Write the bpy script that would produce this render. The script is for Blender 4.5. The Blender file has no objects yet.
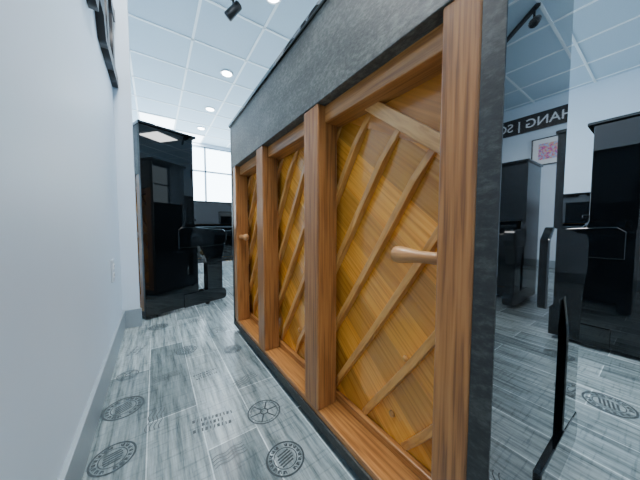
import bpy, math, random
from mathutils import Vector
random.seed(4)
C=bpy.context.scene.collection
R=math.radians

# ---------------------------------------------------------------- materials
def newmat(name):
    m=bpy.data.materials.new(name); m.use_nodes=True
    nt=m.node_tree; b=nt.nodes['Principled BSDF']
    return m,nt,b
def N(nt,t,**k):
    n=nt.nodes.new(t)
    for a,v in k.items(): setattr(n,a,v)
    return n
def plain(name,col,rough=.5,spec=.5,metal=0,coat=0,noise=0,nscale=8,bump=0,ior=1.5):
    m,nt,b=newmat(name)
    b.inputs['Roughness'].default_value=rough
    b.inputs['Metallic'].default_value=metal
    b.inputs['Coat Weight'].default_value=coat
    b.inputs['Coat Roughness'].default_value=.02
    b.inputs['IOR'].default_value=ior
    tc=N(nt,'ShaderNodeTexCoord'); nz=N(nt,'ShaderNodeTexNoise')
    nz.inputs['Scale'].default_value=nscale; nz.inputs['Detail'].default_value=6
    nt.links.new(tc.outputs['Object'],nz.inputs['Vector'])
    mx=N(nt,'ShaderNodeMix',data_type='RGBA')
    mx.inputs[6].default_value=(*[max(0,c*(1-noise)) for c in col],1)
    mx.inputs[7].default_value=(*[min(1,c*(1+noise)) for c in col],1)
    nt.links.new(nz.outputs['Fac'],mx.inputs[0]); nt.links.new(mx.outputs[2],b.inputs['Base Color'])
    if bump:
        bp=N(nt,'ShaderNodeBump'); bp.inputs['Strength'].default_value=bump; bp.inputs['Distance'].default_value=.002
        nt.links.new(nz.outputs['Fac'],bp.inputs['Height']); nt.links.new(bp.outputs['Normal'],b.inputs['Normal'])
    return m
def emit(name,col,s):
    m,nt,b=newmat(name)
    b.inputs['Base Color'].default_value=(*col,1)
    b.inputs['Emission Color'].default_value=(*col,1); b.inputs['Emission Strength'].default_value=s
    return m
def ramp(nt,stops):
    r=N(nt,'ShaderNodeValToRGB'); e=r.color_ramp.elements
    e[0].position,e[0].color=stops[0][0],(*stops[0][1],1)
    e[1].position,e[1].color=stops[-1][0],(*stops[-1][1],1)
    for p,c in stops[1:-1]:
        x=e.new(p); x.color=(*c,1)
    return r
def speckle(name,dark,mid,light,s1,s2,rough,bump):
    m,nt,b=newmat(name); b.inputs['Roughness'].default_value=rough
    tc=N(nt,'ShaderNodeTexCoord')
    n1=N(nt,'ShaderNodeTexNoise'); n1.inputs['Scale'].default_value=s1; n1.inputs['Detail'].default_value=8; n1.inputs['Roughness'].default_value=.75
    n2=N(nt,'ShaderNodeTexNoise'); n2.inputs['Scale'].default_value=s2; n2.inputs['Detail'].default_value=3
    mp=N(nt,'ShaderNodeMapping'); mp.inputs['Scale'].default_value=(1,.5,1)
    nt.links.new(tc.outputs['Object'],mp.inputs[0])
    nt.links.new(mp.outputs[0],n1.inputs['Vector']); nt.links.new(mp.outputs[0],n2.inputs['Vector'])
    mx=N(nt,'ShaderNodeMix',data_type='FLOAT'); mx.inputs[0].default_value=.3
    nt.links.new(n1.outputs['Fac'],mx.inputs[2]); nt.links.new(n2.outputs['Fac'],mx.inputs[3])
    r=ramp(nt,[(.38,dark),(.50,mid),(.62,light)]); nt.links.new(mx.outputs[0],r.inputs['Fac'])
    nt.links.new(r.outputs['Color'],b.inputs['Base Color'])
    bp=N(nt,'ShaderNodeBump'); bp.inputs['Strength'].default_value=bump; bp.inputs['Distance'].default_value=.002
    nt.links.new(n1.outputs['Fac'],bp.inputs['Height']); nt.links.new(bp.outputs['Normal'],b.inputs['Normal'])
    return m
def wood(name,dark,mid,light,scale=(60,60,3),rough=.35,rotx=0,plank=None,coat=.2,dist=.6):
    m,nt,b=newmat(name)
    b.inputs['Roughness'].default_value=rough; b.inputs['Coat Weight'].default_value=coat
    b.inputs['Coat Roughness'].default_value=.15
    tc=N(nt,'ShaderNodeTexCoord'); mp=N(nt,'ShaderNodeMapping'); mp.inputs['Rotation'].default_value=(rotx,0,0)
    nt.links.new(tc.outputs['Object'],mp.inputs['Vector'])
    m2=N(nt,'ShaderNodeMapping'); m2.inputs['Scale'].default_value=scale
    nt.links.new(mp.outputs[0],m2.inputs['Vector'])
    nz=N(nt,'ShaderNodeTexNoise'); nz.inputs['Scale'].default_value=1; nz.inputs['Detail'].default_value=5; nz.inputs['Distortion'].default_value=dist
    nt.links.new(m2.outputs[0],nz.inputs['Vector'])
    r=ramp(nt,[(.34,dark),(.5,mid),(.68,light)])
    nt.links.new(nz.outputs['Fac'],r.inputs['Fac'])
    out=r.outputs['Color']
    if plank:
        sp=N(nt,'ShaderNodeSeparateXYZ'); nt.links.new(mp.outputs[0],sp.inputs[0])
        d=N(nt,'ShaderNodeMath',operation='DIVIDE'); d.inputs[1].default_value=plank
        nt.links.new(sp.outputs['Z'],d.inputs[0])
        f=N(nt,'ShaderNodeMath',operation='FLOOR'); nt.links.new(d.outputs[0],f.inputs[0])
        w=N(nt,'ShaderNodeTexWhiteNoise',noise_dimensions='1D'); nt.links.new(f.outputs[0],w.inputs['W'])
        md=N(nt,'ShaderNodeMath',operation='MODULO'); nt.links.new(f.outputs[0],md.inputs[0]); md.inputs[1].default_value=2
        ab=N(nt,'ShaderNodeMath',operation='ABSOLUTE'); nt.links.new(md.outputs[0],ab.inputs[0])
        a1=N(nt,'ShaderNodeMath',operation='MULTIPLY_ADD'); a1.inputs[1].default_value=.14; a1.inputs[2].default_value=.68
        nt.links.new(w.outputs['Value'],a1.inputs[0])
        a2=N(nt,'ShaderNodeMath',operation='MULTIPLY_ADD'); a2.inputs[1].default_value=.36
        nt.links.new(ab.outputs[0],a2.inputs[0]); nt.links.new(a1.outputs[0],a2.inputs[2])
        vm=N(nt,'ShaderNodeVectorMath',operation='SCALE')
        nt.links.new(out,vm.inputs[0]); nt.links.new(a2.outputs[0],vm.inputs['Scale'])
        out=vm.outputs[0]
    nt.links.new(out,b.inputs['Base Color'])
    bp=N(nt,'ShaderNodeBump'); bp.inputs['Strength'].default_value=.12; bp.inputs['Distance'].default_value=.001
    nt.links.new(nz.outputs['Fac'],bp.inputs['Height']); nt.links.new(bp.outputs['Normal'],b.inputs['Normal'])
    return m

M={}
M['gloss']=plain('black_lacquer',(.002,.003,.004),.015,coat=.6,ior=1.5)
M['edge']=speckle('black_edge_paint',(.006,.008,.008),(.018,.020,.020),(.055,.060,.055),70,9,.5,.4)
M['pinblock']=speckle('grey_black_paint',(.040,.043,.038),(.078,.083,.074),(.16,.167,.15),110,12,.5,.4)
M['post']=wood('oak_post',(.17,.065,.018),(.31,.125,.034),(.40,.175,.052),(150,150,5),.38,dist=.2)
M['rail']=wood('oak_rail',(.22,.085,.022),(.39,.165,.044),(.49,.225,.068),(150,5,150),.35,dist=.2)
M['board']=wood('spruce_soundboard',(.58,.21,.018),(.76,.315,.036),(.84,.40,.060),(30,2.5,130),.2,rotx=R(-40),plank=.105,coat=.6,dist=.2)
M['rib']=wood('spruce_rib',(.42,.18,.036),(.57,.27,.062),(.66,.34,.09),(90,12,90),.28,coat=.5,rotx=R(57))
M['bar']=wood('spruce_bar',(.50,.24,.07),(.63,.33,.11),(.71,.40,.15),(90,12,90),.3,coat=.4,rotx=R(-40))
M['handle']=wood('maple_handle',(.34,.15,.05),(.47,.23,.08),(.57,.31,.12),(60,5,60),.4)
M['brass']=plain('brass',(.55,.36,.12),.25,metal=1)
M['iron']=plain('dark_iron',(.05,.05,.05),.4,metal=1)
M['wall']=plain('painted_wall',(.60,.71,.82),.5,noise=.03,nscale=3,bump=.05)
M['base']=plain('baseboard_tile',(.26,.32,.36),.3,noise=.10,nscale=20)
M['tile']=plain('ceiling_tile',(.54,.67,.77),.8,noise=.05,nscale=60,bump=.2)
M['grid']=plain('ceiling_grid_metal',(.90,.95,.98),.5)
M['white']=plain('white_plastic',(.8,.82,.84),.35)
M['plate']=plain('grey_white_plastic',(.5,.57,.64),.35)
M['blk']=plain('black_plastic',(.006,.006,.008),.4)
M['ink']=plain('stamp_ink',(.022,.036,.044),.5,noise=.9,nscale=60)
M['panel']=emit('led_panel',(.9,.96,1),5)
M['spot']=emit('downlight_glow',(.9,.96,1),30)
M['alu']=plain('window_aluminium',(.20,.28,.36),.35,metal=.3)
M['cornerwood']=wood('corner_wood',(.42,.15,.018),(.55,.22,.030),(.65,.28,.048),(30,3,90),.3,rotx=R(-35),coat=.4,dist=.2)

def floor_mat():
    m,nt,b=newmat('wood_look_tile')
    tc=N(nt,'ShaderNodeTexCoord'); mp=N(nt,'ShaderNodeMapping'); mp.inputs['Rotation'].default_value=(0,0,R(90))
    mp.inputs['Location'].default_value=(.15,.04,0)
    nt.links.new(tc.outputs['Object'],mp.inputs['Vector'])
    br=N(nt,'ShaderNodeTexBrick'); br.offset=.37; br.offset_frequency=2
    nt.links.new(mp.outputs[0],br.inputs['Vector'])
    br.inputs['Color1'].default_value=(.15,.19,.20,1); br.inputs['Color2'].default_value=(.30,.36,.37,1)
    br.inputs['Mortar'].default_value=(.48,.56,.58,1)
    br.inputs['Scale'].default_value=1; br.inputs['Mortar Size'].default_value=.0018; br.inputs['Mortar Smooth'].default_value=.1
    br.inputs['Brick Width'].default_value=.60; br.inputs['Row Height'].default_value=.15; br.inputs['Bias'].default_value=0
    s=N(nt,'ShaderNodeMapping'); s.inputs['Scale'].default_value=(55,4,1); nt.links.new(tc.outputs['Object'],s.inputs['Vector'])
    n1=N(nt,'ShaderNodeTexNoise'); n1.inputs['Scale'].default_value=1; n1.inputs['Detail'].default_value=8; n1.inputs['Roughness'].default_value=.7
    nt.links.new(s.outputs[0],n1.inputs['Vector'])
    r1=ramp(nt,[(.34,(.30,.35,.37)),(.5,(.92,.94,.95)),(.66,(1.45,1.45,1.45))]); nt.links.new(n1.outputs['Fac'],r1.inputs['Fac'])
    s2=N(nt,'ShaderNodeMapping'); s2.inputs['Scale'].default_value=(9,110,1); nt.links.new(tc.outputs['Object'],s2.inputs['Vector'])
    n2=N(nt,'ShaderNodeTexNoise'); n2.inputs['Scale'].default_value=1; n2.inputs['Detail'].default_value=5
    nt.links.new(s2.outputs[0],n2.inputs['Vector'])
    r2=ramp(nt,[(.34,(.45,.50,.53)),(.44,(1,1,1)),(.7,(1.12,1.12,1.12))]); nt.links.new(n2.outputs['Fac'],r2.inputs['Fac'])
    x1=N(nt,'ShaderNodeMix',data_type='RGBA',blend_type='MULTIPLY'); x1.inputs[0].default_value=.95
    nt.links.new(br.outputs['Color'],x1.inputs[6]); nt.links.new(r1.outputs['Color'],x1.inputs[7])
    x2=N(nt,'ShaderNodeMix',data_type='RGBA',blend_type='MULTIPLY'); x2.inputs[0].default_value=.5
    nt.links.new(x1.outputs[2],x2.inputs[6]); nt.links.new(r2.outputs['Color'],x2.inputs[7])
    nt.links.new(x2.outputs[2],b.inputs['Base Color'])
    b.inputs['Roughness'].default_value=.25
    bp=N(nt,'ShaderNodeBump'); bp.inputs['Strength'].default_value=.2; bp.inputs['Distance'].default_value=.001
    nt.links.new(n1.outputs['Fac'],bp.inputs['Height']); nt.links.new(bp.outputs['Normal'],b.inputs['Normal'])
    return m
M['floor']=floor_mat()
def art_mat():
    m,nt,b=newmat('abstract_painting')
    tc=N(nt,'ShaderNodeTexCoord'); n=N(nt,'ShaderNodeTexNoise'); n.inputs['Scale'].default_value=14; n.inputs['Distortion'].default_value=2
    nt.links.new(tc.outputs['Object'],n.inputs['Vector'])
    r=ramp(nt,[(.3,(.05,.08,.5)),(.42,(.8,.1,.35)),(.5,(.9,.6,.2)),(.58,(.2,.35,.85)),(.7,(.7,.7,.8))])
    nt.links.new(n.outputs['Fac'],r.inputs['Fac']); nt.links.new(r.outputs['Color'],b.inputs['Base Color'])
    return m
M['art']=art_mat()

# ---------------------------------------------------------------- mesh helpers
def link(o,parent=None):
    C.objects.link(o)
    if parent: o.parent=parent
    return o
def mesh(name,vs,fs,mat,parent=None,bevel=0,seg=2):
    me=bpy.data.meshes.new(name); me.from_pydata([tuple(v) for v in vs],[],fs); me.update()
    me.materials.append(M[mat]) if isinstance(mat,str) else [me.materials.append(M[x]) for x in mat]
    o=link(bpy.data.objects.new(name,me),parent)
    import bmesh
    bm=bmesh.new(); bm.from_mesh(me); bmesh.ops.recalc_face_normals(bm,faces=bm.faces); bm.to_mesh(me); bm.free()
    if bevel:
        b=o.modifiers.new('b','BEVEL'); b.width=bevel; b.segments=seg; b.limit_method='ANGLE'
    return o
def boxdata(a,b):
    x0,y0,z0=a; x1,y1,z1=b
    v=[(x0,y0,z0),(x1,y0,z0),(x1,y1,z0),(x0,y1,z0),(x0,y0,z1),(x1,y0,z1),(x1,y1,z1),(x0,y1,z1)]
    f=[(0,3,2,1),(4,5,6,7),(0,1,5,4),(1,2,6,5),(2,3,7,6),(3,0,4,7)]
    return v,f
def box(name,a,b,mat,parent=None,bevel=0):
    v,f=boxdata(a,b); return mesh(name,v,f,mat,parent,bevel)
def boxes(name,lst,mat,parent=None,bevel=0):
    V=[];F=[]
    for a,b in lst:
        v,f=boxdata(a,b); n=len(V); V+=v; F+=[tuple(i+n for i in q) for q in f]
    return mesh(name,V,F,mat,parent,bevel)
def extr(name,poly,y0,y1,mat,parent=None,bevel=0):
    n=len(poly)
    V=[(x,y0,z) for x,z in poly]+[(x,y1,z) for x,z in poly]
    F=[tuple(range(n)),tuple(range(2*n-1,n-1,-1))]+[(i,(i+1)%n,n+(i+1)%n,n+i) for i in range(n)]
    return mesh(name,V,F,mat,parent,bevel)
def lathe(name,prof,origin,axis,mat,parent=None,n=24):
    ax=Vector(axis).normalized(); u=ax.orthogonal().normalized(); w=ax.cross(u)
    V=[];F=[]
    for t,r in prof:
        for i in range(n):
            a=2*math.pi*i/n
            V.append(Vector(origin)+ax*t+(u*math.cos(a)+w*math.sin(a))*r)
    for k in range(len(prof)-1):
        for i in range(n):
            F.append((k*n+i,k*n+(i+1)%n,(k+1)*n+(i+1)%n,(k+1)*n+i))
    F.append(tuple(range(n))); F.append(tuple(range(len(V)-n,len(V))))
    o=mesh(name,V,F,mat,parent)
    for p in o.data.polygons: p.use_smooth = len(p.vertices)==4
    return o
def empty(name,loc=(0,0,0),rz=0):
    e=bpy.data.objects.new(name,None); e.location=loc; e.rotation_euler=(0,0,rz); C.objects.link(e); e.empty_display_size=.1
    return e
def bar(name,p,q,w,x0,x1,mat,parent,taper=0,bow=0):
    p=Vector((0,*p)); q=Vector((0,*q)); d=(q-p).normalized(); nn=Vector((0,-d.z,d.y)); n=nn*w/2
    L=(q-p).length; t=min(taper,L*.3)
    K=10 if taper else 1
    V=[]
    for k in range(K+1):
        s=L*k/K
        e=min(s,L-s)
        f=1 if not taper else min(1,e/t) if t>0 else 1
        f=f*f*(3-2*f)
        xx=x1-.004-(x1-.004-x0)*f if taper else x0
        c=p+d*s+nn*bow*math.sin(math.pi*k/K)
        for sg in (-1,1):
            b=c+n*sg
            V.append((xx,b.y,b.z)); V.append((x1,b.y,b.z))
    F=[]
    for k in range(K):
        a=k*4; b=a+4
        F+=[(a,b,b+2,a+2),(a+1,a+3,b+3,b+1),(a,a+1,b+1,b),(a+2,b+2,b+3,a+3)]
    z=4*K
    F+=[(0,2,3,1),(z,z+1,z+3,z+2)]
    return mesh(name,V,F,mat,parent,.0025)

# ---------------------------------------------------------------- upright piano
def upright(loc,rz,L=1.46,H=1.29,KV=.64):
    P=empty('upright_piano',loc,rz)
    T=.032; BV=.36
    for k,(y0,y1) in enumerate(((0,T),(L-T,L))):
        body=[(0,.025),(BV+.02,.025),(BV+.02,.5),(BV+.01,.66),(BV,.70),(BV,H),(0,H)]
        o=extr('side_panel_%d'%(k+1),body,y0,y1,['gloss','edge'],P,.002)
        for p in o.data.polygons:
            if p.normal.x<-.5: p.material_index=1
        arm=[(BV-.13,.50),(BV+.04,.50),(.52,.505),(KV-.05,.505),(KV-.015,.52),(KV,.55),(KV,.615),(KV-.012,.635),(KV-.04,.645),(KV-.16,.650),(BV+.06,.658),(BV-.10,.665),(BV-.13,.64)]
        e0,e1=(y0-.008,y1+.03) if k==0 else (y0-.03,y1+.008)
        extr('arm_%d'%(k+1),arm,e0,e1,'gloss',P,.003)
        toe=[(BV-.10,.02),(KV-.03,.02),(KV-.01,.04),(KV-.01,.085),(KV-.03,.115),(BV+.10,.13),(BV-.10,.13)]
        extr('toe_%d'%(k+1),toe,e0,e1,'gloss',P,.003)
        lg=[(KV-.185,.12),(KV-.045,.11),(KV-.045,.36),(KV-.035,.44),(KV-.01,.52),(BV+.02,.52),(BV+.05,.47),(KV-.20,.42),(KV-.185,.36)]
        extr('leg_%d'%(k+1),lg,e0+.002,e1-.002,'gloss',P,.003)
    box('lid_rear',(-.008,-.012,H),(.10,L+.012,H+.02),'gloss',P,.004)
    box('lid_front',(.102,-.012,H),(BV+.025,L+.012,H+.02),'gloss',P,.006)
    box('upper_front_panel',(BV-.045,T,.72),(BV-.02,L-T,H),'gloss',P,.002)
    box('music_ledge',(BV-.03,T,.715),(BV+.03,L-T,.732),'gloss',P,.002)
    box('lower_front_panel',(BV-.01,T,.12),(BV+.01,L-T,.51),'gloss',P,.002)
    box('bottom_board',(.12,T,.03),(BV+.01,L-T,.115),'gloss',P,.002)
    box('keybed',(.30,T,.51),(KV-.02,L-T,.56),'gloss',P,.002)
    fb=[(BV-.03,.56),(KV-.03,.56),(KV-.03,.60),(KV-.05,.61),(BV+.04,.655),(BV,.705),(BV-.03,.715)]
    extr('fallboard',fb,T+.03,L-T-.03,'gloss',P,.004)
    for i in range(3):
        box('pedal_%d'%(i+1),(BV,L/2-.075+i*.06,.05),(BV+.10,L/2-.045+i*.06,.06),'brass',P,.004)
    for i,(x,y) in enumerate(((.06,.10),(.06,L-.10),(.46,.016),(.46,L-.016))):
        lathe('caster_%d'%(i+1),[(-.012,.0),(-.012,.018),(-.008,.0205),(.008,.0205),(.012,.018),(.012,0)],(x,y,.0212),(0,1,0),'iron',P)
    box('pinblock_cover',(0,T,1.035),(.05,L-T,H),'pinblock',P,.002)
    box('upper_beam',(.03,T,.985),(.095,L-T,1.035),'rail',P,.003)
    box('base_strip',(0,T,.025),(.04,L-T,.055),'edge',P,.002)
    box('bottom_rail',(.006,T,.055),(.12,L-T,.075),'rail',P,.002)
    box('soundboard',(.10,T,.075),(.11,L-T,1.035),'board',P)
    box('bottom_batten',(.082,T,.075),(.10,L-T,.10),'rail',P,.003)
    xs=[(T,T+.062)]+[(.472+.45*i,.555+.45*i) for i in range(2)]+[(L-T-.062,L-T)]
    for i,(a,b) in enumerate(xs):
        box('post_%d'%(i+1),(.002,a,.075),(.078,b,1.035),'post',P,.004)
    off=.14; h=.665
    def c(y,z): return (y-off,z+h)
    def cut(y): return .175+.80*(y-.28)
    bar('cutoff_bar',c(.245,cut(.245)),c(.64,cut(.64)),.034,.072,.10,'bar',P)
    cp=[(T,h+cut(T+off)+.015),(T,1.03),(.70-off,1.03),(.515,min(1.03,h+cut(.655)+.015))]
    mesh('corner_panel',[(.094,y,z) for y,z in cp]+[(.1,y,z) for y,z in cp],[(0,1,2,3),(7,6,5,4)]+[(i,(i+1)%4,4+(i+1)%4,4+i) for i in range(4)],'cornerwood',P)
    ks=[-.47,-.26,-.04,.17,.38,.60,.81,1.02,1.23,1.45,1.66,1.87,2.08,2.28]
    zb,zt=.10-h,1.0-h
    for j,k in enumerate(ks):
        y0=.3+(k-zb)/1.5; y1=.3+(k-zt)/1.5
        pb=[y0,zb]; pt=[y1,zt]
        if pb[0]>L+off-T: pb=[L+off-T,-1.5*(L+off-T-.3)+k]
        if pt[0]<T+off: pt=[T+off,-1.5*(T+off-.3)+k]
        if pt[1]>cut(pt[0]):
            y=(k+.45-.175+.224)/2.3
            pt=[y,-1.5*(y-.3)+k]
        if pb[1]<zb or pt[1]>zt+.001 or pb[1]>=pt[1]-.05: continue
        bar('rib_%d'%(j+1),c(*pb),c(*pt),.018,.079,.10,'rib',P,.10,.008)
    prof=[(0,.013),(.02,.012),(.055,.0125),(.085,.017),(.098,.019),(.108,.0175),(.115,.010),(.117,0.0005)]
    lathe('handle_1',prof,(.03,T+.062,.605),(0,1,0),'handle',P)
    lathe('handle_2',prof,(.03,L-T-.062,.605),(0,-1,0),'handle',P)
    bolts=[(.48,.29),(.40,-.50),(.36,-.33),(.86,.22),(.9,-.45),(1.3,.1),(1.35,-.35)]
    for i,(y,z) in enumerate(bolts):
        lathe('plug_%d'%(i+1),[(0,.009),(.004,.008),(.005,.0005)],(.10,y-off,z+h),(-1,0,0),'rib',P,12)
    return P

DX=.41
upright((DX,.14,0),0)
upright((-.07,2.07,0),R(20),H=1.37)
upright((3.40,-.11,0),R(90),H=1.20)
upright((2.98,-.42,0),R(180),H=1.22)
upright((.40,5.0,0),R(-90),H=1.10)
upright((5.26,1.75,0),R(180),H=1.12)
upright((2.3,5.0,0),R(-90),H=1.22)

# ---------------------------------------------------------------- room
WX=-.19; CZ=2.75; RX=5.3; YN=-3.0; YF=6.7; PY=2.0; LX=-1.0
fl=box('floor',(LX-.1,YN-.1,-.05),(RX+.1,YF+.1,0),'floor')
box('ceiling',(LX-.1,YN-.1,CZ),(RX+.1,YF+.1,CZ+.05),'tile')
g=[]
for i in range(11):
    x=-.79+.6*i; g.append(((x-.012,YN,CZ-.006),(x+.012,YF,CZ+.001)))
for i in range(17):
    y=YN+.1+.6*i; g.append(((LX,y-.012,CZ-.006),(RX,y+.012,CZ+.001)))
boxes('ceiling_grid',g,'grid')
box('wall_left',(WX-.1,YN,0),(WX,PY,CZ),'wall')
box('wall_left_pilaster',(WX-.1,PY,0),(-.10,PY+.05,CZ),'wall',None,.002)
box('wall_left_return',(LX,PY,0),(WX-.1,PY+.05,CZ),'wall')
box('wall_left_far',(LX-.1,PY,0),(LX,YF,CZ),'wall')
box('wall_right',(RX,YN,0),(RX+.1,YF,CZ),'wall')
box('wall_near',(WX-.1,YN-.1,0),(RX+.1,YN,CZ),'wall')
boxes('baseboard_left',[((WX-.001,YN,0),(WX+.012,PY-.012,.12)),((WX-.001,PY-.012,0),(-.09,PY+.001,.12))],'base',None,.002)
box('baseboard_right',(RX-.012,YN,0),(RX+.001,YF,.12),'base',None,.002)
x0,x1=LX,RX; nb=6; w=(x1-x0)/nb
box('wall_far_header',(x0-.1,YF,2.68),(x1+.1,YF+.1,CZ),'wall')
box('wall_far_sill',(x0-.1,YF,0),(x1+.1,YF+.1,.12),'wall')
b=[]
for i in range(nb+1): b.append(((x0+i*w-.02,YF+.02,.12),(x0+i*w+.02,YF+.08,2.68)))
for z in (.12,2.05,2.65): b.append(((x0,YF+.02,z),(x1,YF+.08,z+.035)))
boxes('window_1',b,'alu')

def text(name,s,size,loc,rot,mat,ext=.004,parent=None,align='LEFT',off=0):
    cu=bpy.data.curves.new(name,'FONT'); cu.body=s; cu.size=size; cu.extrude=ext; cu.align_x=align; cu.offset=off; cu.space_line=.85
    cu.materials.append(M[mat]); o=bpy.data.objects.new(name,cu); o.location=loc; o.rotation_euler=rot
    link(o,parent); return o
text('wall_lettering','MUSIC\nHALL',.42,(WX+.015,1.985,1.90),(R(90),0,R(90)),'blk',.015,align='RIGHT',off=.012)
E=empty('wall_outlet',(WX,1.62,.44))
box('plate',(0,-.036,-.058),(.008,.036,.058),'plate',E,.003)
for i,z in enumerate((.022,-.022)):
    box('socket_%d'%(i+1),(.006,-.016,z-.014),(.010,.016,z+.014),'grid',E,.002)
    boxes('slots_%d'%(i+1),[((.0095,-.008,z-.006),(.0105,-.005,z+.006)),((.0095,.005,z-.006),(.0105,.008,z+.006))],'blk',E)

S=empty('wall_sign',(RX,0,2.42))
box('band',(-.03,-2.6,-.14),(0,.25,.13),'blk',S,.003)
text('letters','YOUNGCHANG | SCHIMMEL',.20,(-.034,.36-.10,-.075),(R(90),0,R(-90)),'white',.004,S)
Pn=empty('framed_painting',(RX,-.86,1.90))
boxes('frame',[((-.025,-.24,-.22),(0,.24,-.205)),((-.025,-.24,.205),(0,.24,.22)),((-.025,-.24,-.22),(0,-.225,.22)),((-.025,.225,-.22),(0,.24,.22))],'blk',Pn,.002)
box('mat_board',(-.012,-.23,-.21),(0,.23,.21),'white',Pn)
box('canvas',(-.015,-.15,-.13),(-.01,.15,.13),'art',Pn)

# ---------------------------------------------------------------- lights
def area(name,loc,sx,sy,e,col=(1,.985,.96),rot=(0,0,0),parent=None):
    l=bpy.data.lights.new(name,'AREA'); l.shape='RECTANGLE'; l.size=sx; l.size_y=sy; l.energy=e; l.color=col
    o=bpy.data.objects.new(name,l); o.location=loc; o.rotation_euler=rot; link(o,parent); return o
def ledpanel(x,y,e):
    P=empty('led_ceiling_panel',(x,y,CZ-.007))
    boxes('frame',[((-.3,-.3,-.006),(.3,-.28,.006)),((-.3,.28,-.006),(.3,.3,.006)),((-.3,-.28,-.006),(-.28,.28,.006)),((.28,-.28,-.006),(.3,.28,.006))],'white',P)
    box('diffuser',(-.28,-.28,-.003),(.28,.28,.004),'panel',P)
    area('lamp',(0,0,-.01),.54,.54,e,parent=P)
gx=lambda i:-.49+.6*i
gy=lambda j:YN+.4+.6*j
for i,j,e in ((1,3,34),(1,6,46),(3,2,12),(6,2,18),(7,8,18),(5,12,18),(6,10,16),(6,14,18),(1,14,24),(2,15,24)):
    ledpanel(gx(i),gy(j),e)
def downlight(x,y,e=8):
    P=empty('recessed_downlight',(x,y,CZ))
    lathe('trim_ring',[(0,.075),(-.004,.085),(-.010,.080),(-.010,.062),(-.004,.060)],(0,0,0),(0,0,1),'white',P,32)
    lathe('glow_disc',[(-.0115,.0005),(-.0115,.058),(-.009,.06)],(0,0,0),(0,0,1),'spot',P,32)
    l=bpy.data.lights.new('lamp','SPOT'); l.energy=e*6; l.spot_size=R(130); l.spot_blend=.6; l.shadow_soft_size=.06; l.color=(.97,.98,1)
    o=bpy.data.objects.new('lamp',l); o.location=(0,0,-.03); link(o,P)
for x,y in ((.94,2.12),(.87,3.5),(.87,4.7),(.87,5.7),(2.45,-.45),(2.6,.6),(4.2,-1.4)):
    downlight(x,y)
def track(loc,rz,ln):
    P=empty('track_light',loc,rz)
    box('track',(-.017,-ln,-.032),(.017,0,0),'blk',P,.002)
    lathe('stem',[(0,.010),(.09,.010)],(0,-.05,-.12),(0,0,1),'blk',P,12)
    lathe('lamp_head',[(0,.02),(.01,.034),(.15,.040),(.16,.034),(.158,.001)],(.05,-.08,-.09),(-.55,.5,-.6),'blk',P)
track((.64,2.35,CZ),0,1.1)
track((3.0,-.5,CZ),R(40),1.0)

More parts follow.
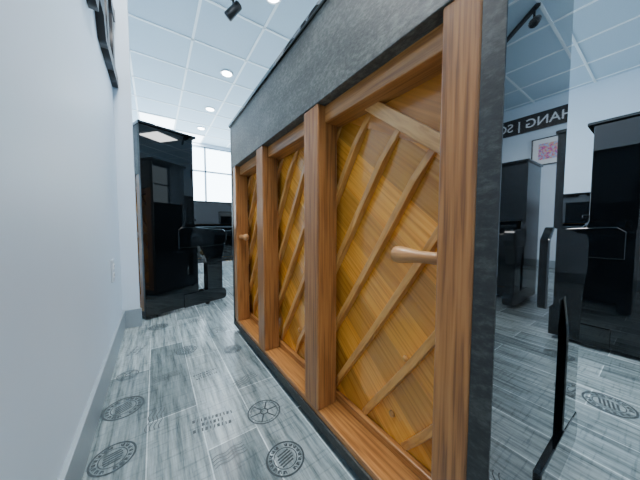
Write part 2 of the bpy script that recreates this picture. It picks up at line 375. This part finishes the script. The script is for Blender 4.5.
# ---------------------------------------------------------------- stamps printed on the floor
def ringdata(cx,cy,r0,r1,n=40):
    V=[];F=[]
    for i in range(n):
        a=2*math.pi*i/n
        V+= [(cx+r0*math.cos(a),cy+r0*math.sin(a),0),(cx+r1*math.cos(a),cy+r1*math.sin(a),0)]
    for i in range(n):
        j=(i+1)%n; F.append((2*i,2*i+1,2*j+1,2*j))
    return V,F
def quad(cx,cy,w,h,a=0):
    c,s=math.cos(a),math.sin(a)
    return [(cx+x*c-y*s,cy+x*s+y*c,0) for x,y in ((-w,-h),(w,-h),(w,h),(-w,h))],[(0,1,2,3)]
def stamp_mesh(kind,r):
    V=[];F=[]
    def add(d):
        n=len(V); V.extend(d[0]); F.extend([tuple(i+n for i in q) for q in d[1]])
    if kind==0:
        add(ringdata(0,0,r*.90,r)); add(ringdata(0,0,r*.57,r*.62))
        for i in range(18):
            a=2*math.pi*i/18
            if i in (4,13): continue
            add(quad(r*.76*math.cos(a),r*.76*math.sin(a),r*.055,r*.09,a-math.pi/2+.0))
            add(quad(r*.76*math.cos(a+.13),r*.76*math.sin(a+.13),r*.025,r*.09,a-math.pi/2+.5))
        for k in range(-2,3): add(quad(0,k*r*.16,r*.42*math.sqrt(1-(k*.3)**2),r*.045,.2))
    elif kind==1:
        add(ringdata(0,0,r*.92,r)); add(ringdata(0,0,r*.78,r*.82)); add(ringdata(0,0,r*.18,r*.26))
        for i in range(6):
            a=math.pi*i/3; add(quad(r*.5*math.cos(a),r*.5*math.sin(a),r*.28,r*.045,a))
        for i in range(24):
            a=2*math.pi*i/24; add(quad(r*.87*math.cos(a),r*.87*math.sin(a),r*.035,r*.018,a))
    elif kind==2:
        for k,(w) in enumerate((1.1,.6,1.0)):
            yy=(1-k)*r*.38
            n=int(w*10)
            for i in range(n):
                add(quad((i-(n-1)/2)*r*.2,yy,r*.035 if i%3 else r*.07,r*.12,.0 if i%2 else .15))
    else:
        for k in range(4):
            for i in range(12):
                x=(i-5.5)*r*.19; add(quad(x,(k-1.5)*r*.28+math.sin(i*1.05)*r*.07,r*.10,r*.03,math.cos(i*1.05)*.35))
    return V,F
Vs=[];Fs=[]
def put(x,y,kind,r,rot,z=.0006):
    V,F=stamp_mesh(kind,r); c,s=math.cos(rot),math.sin(rot); n=len(Vs)
    Vs.extend([(x+a*c-b*s,y+a*s+b*c,z) for a,b,_ in V]); Fs.extend([tuple(i+n for i in q) for q in F])
fixed=[(-.115,1.11,0,.062,.3),(-.12,.88,0,.055,0),(.143,.856,2,.060,-.2),(.305,.80,1,.058,0),(.29,.598,0,.055,0),(.306,1.02,3,.045,.4),(1.386,.10,0,.07,0),
 (-.1,1.6,2,.05,1.2),(.12,1.45,0,.05,1),(.32,1.62,1,.05,0),(0.0,1.9,0,.055,.4),(.02,1.24,3,.045,.2),(.33,1.32,0,.045,0),(.0,.62,2,.05,1.5),(.12,.45,0,.05,0),
 (.17,1.16,2,.045,.1),(-.02,.98,3,.045,1.4),(-.12,1.35,1,.04,0),(.22,1.88,2,.05,0),(.16,.70,3,.04,.1)]
for f in fixed: put(*f)
for i in range(260):
    x=random.uniform(.5,RX-.2); y=random.uniform(YN+.2,YF-.2)
    if (x-1.386)**2+(y-.1)**2<.05: continue
    put(x,y,random.randint(0,3),random.uniform(.045,.065),random.uniform(0,6))
st=mesh('printed_stamps',Vs,Fs,'ink',fl)

# ---------------------------------------------------------------- world & camera
w=bpy.data.worlds.new('World'); bpy.context.scene.world=w; w.use_nodes=True
bg=w.node_tree.nodes['Background']; bg.inputs[0].default_value=(.70,.88,1,1); bg.inputs[1].default_value=12
cam=bpy.data.cameras.new('Camera'); cam.lens=13.5; cam.sensor_width=36; cam.clip_start=.01
co=bpy.data.objects.new('Camera',cam); C.objects.link(co)
co.location=(0,0,.665); co.rotation_euler=(R(90-3.1),0,R(-34.5))
bpy.context.scene.camera=co
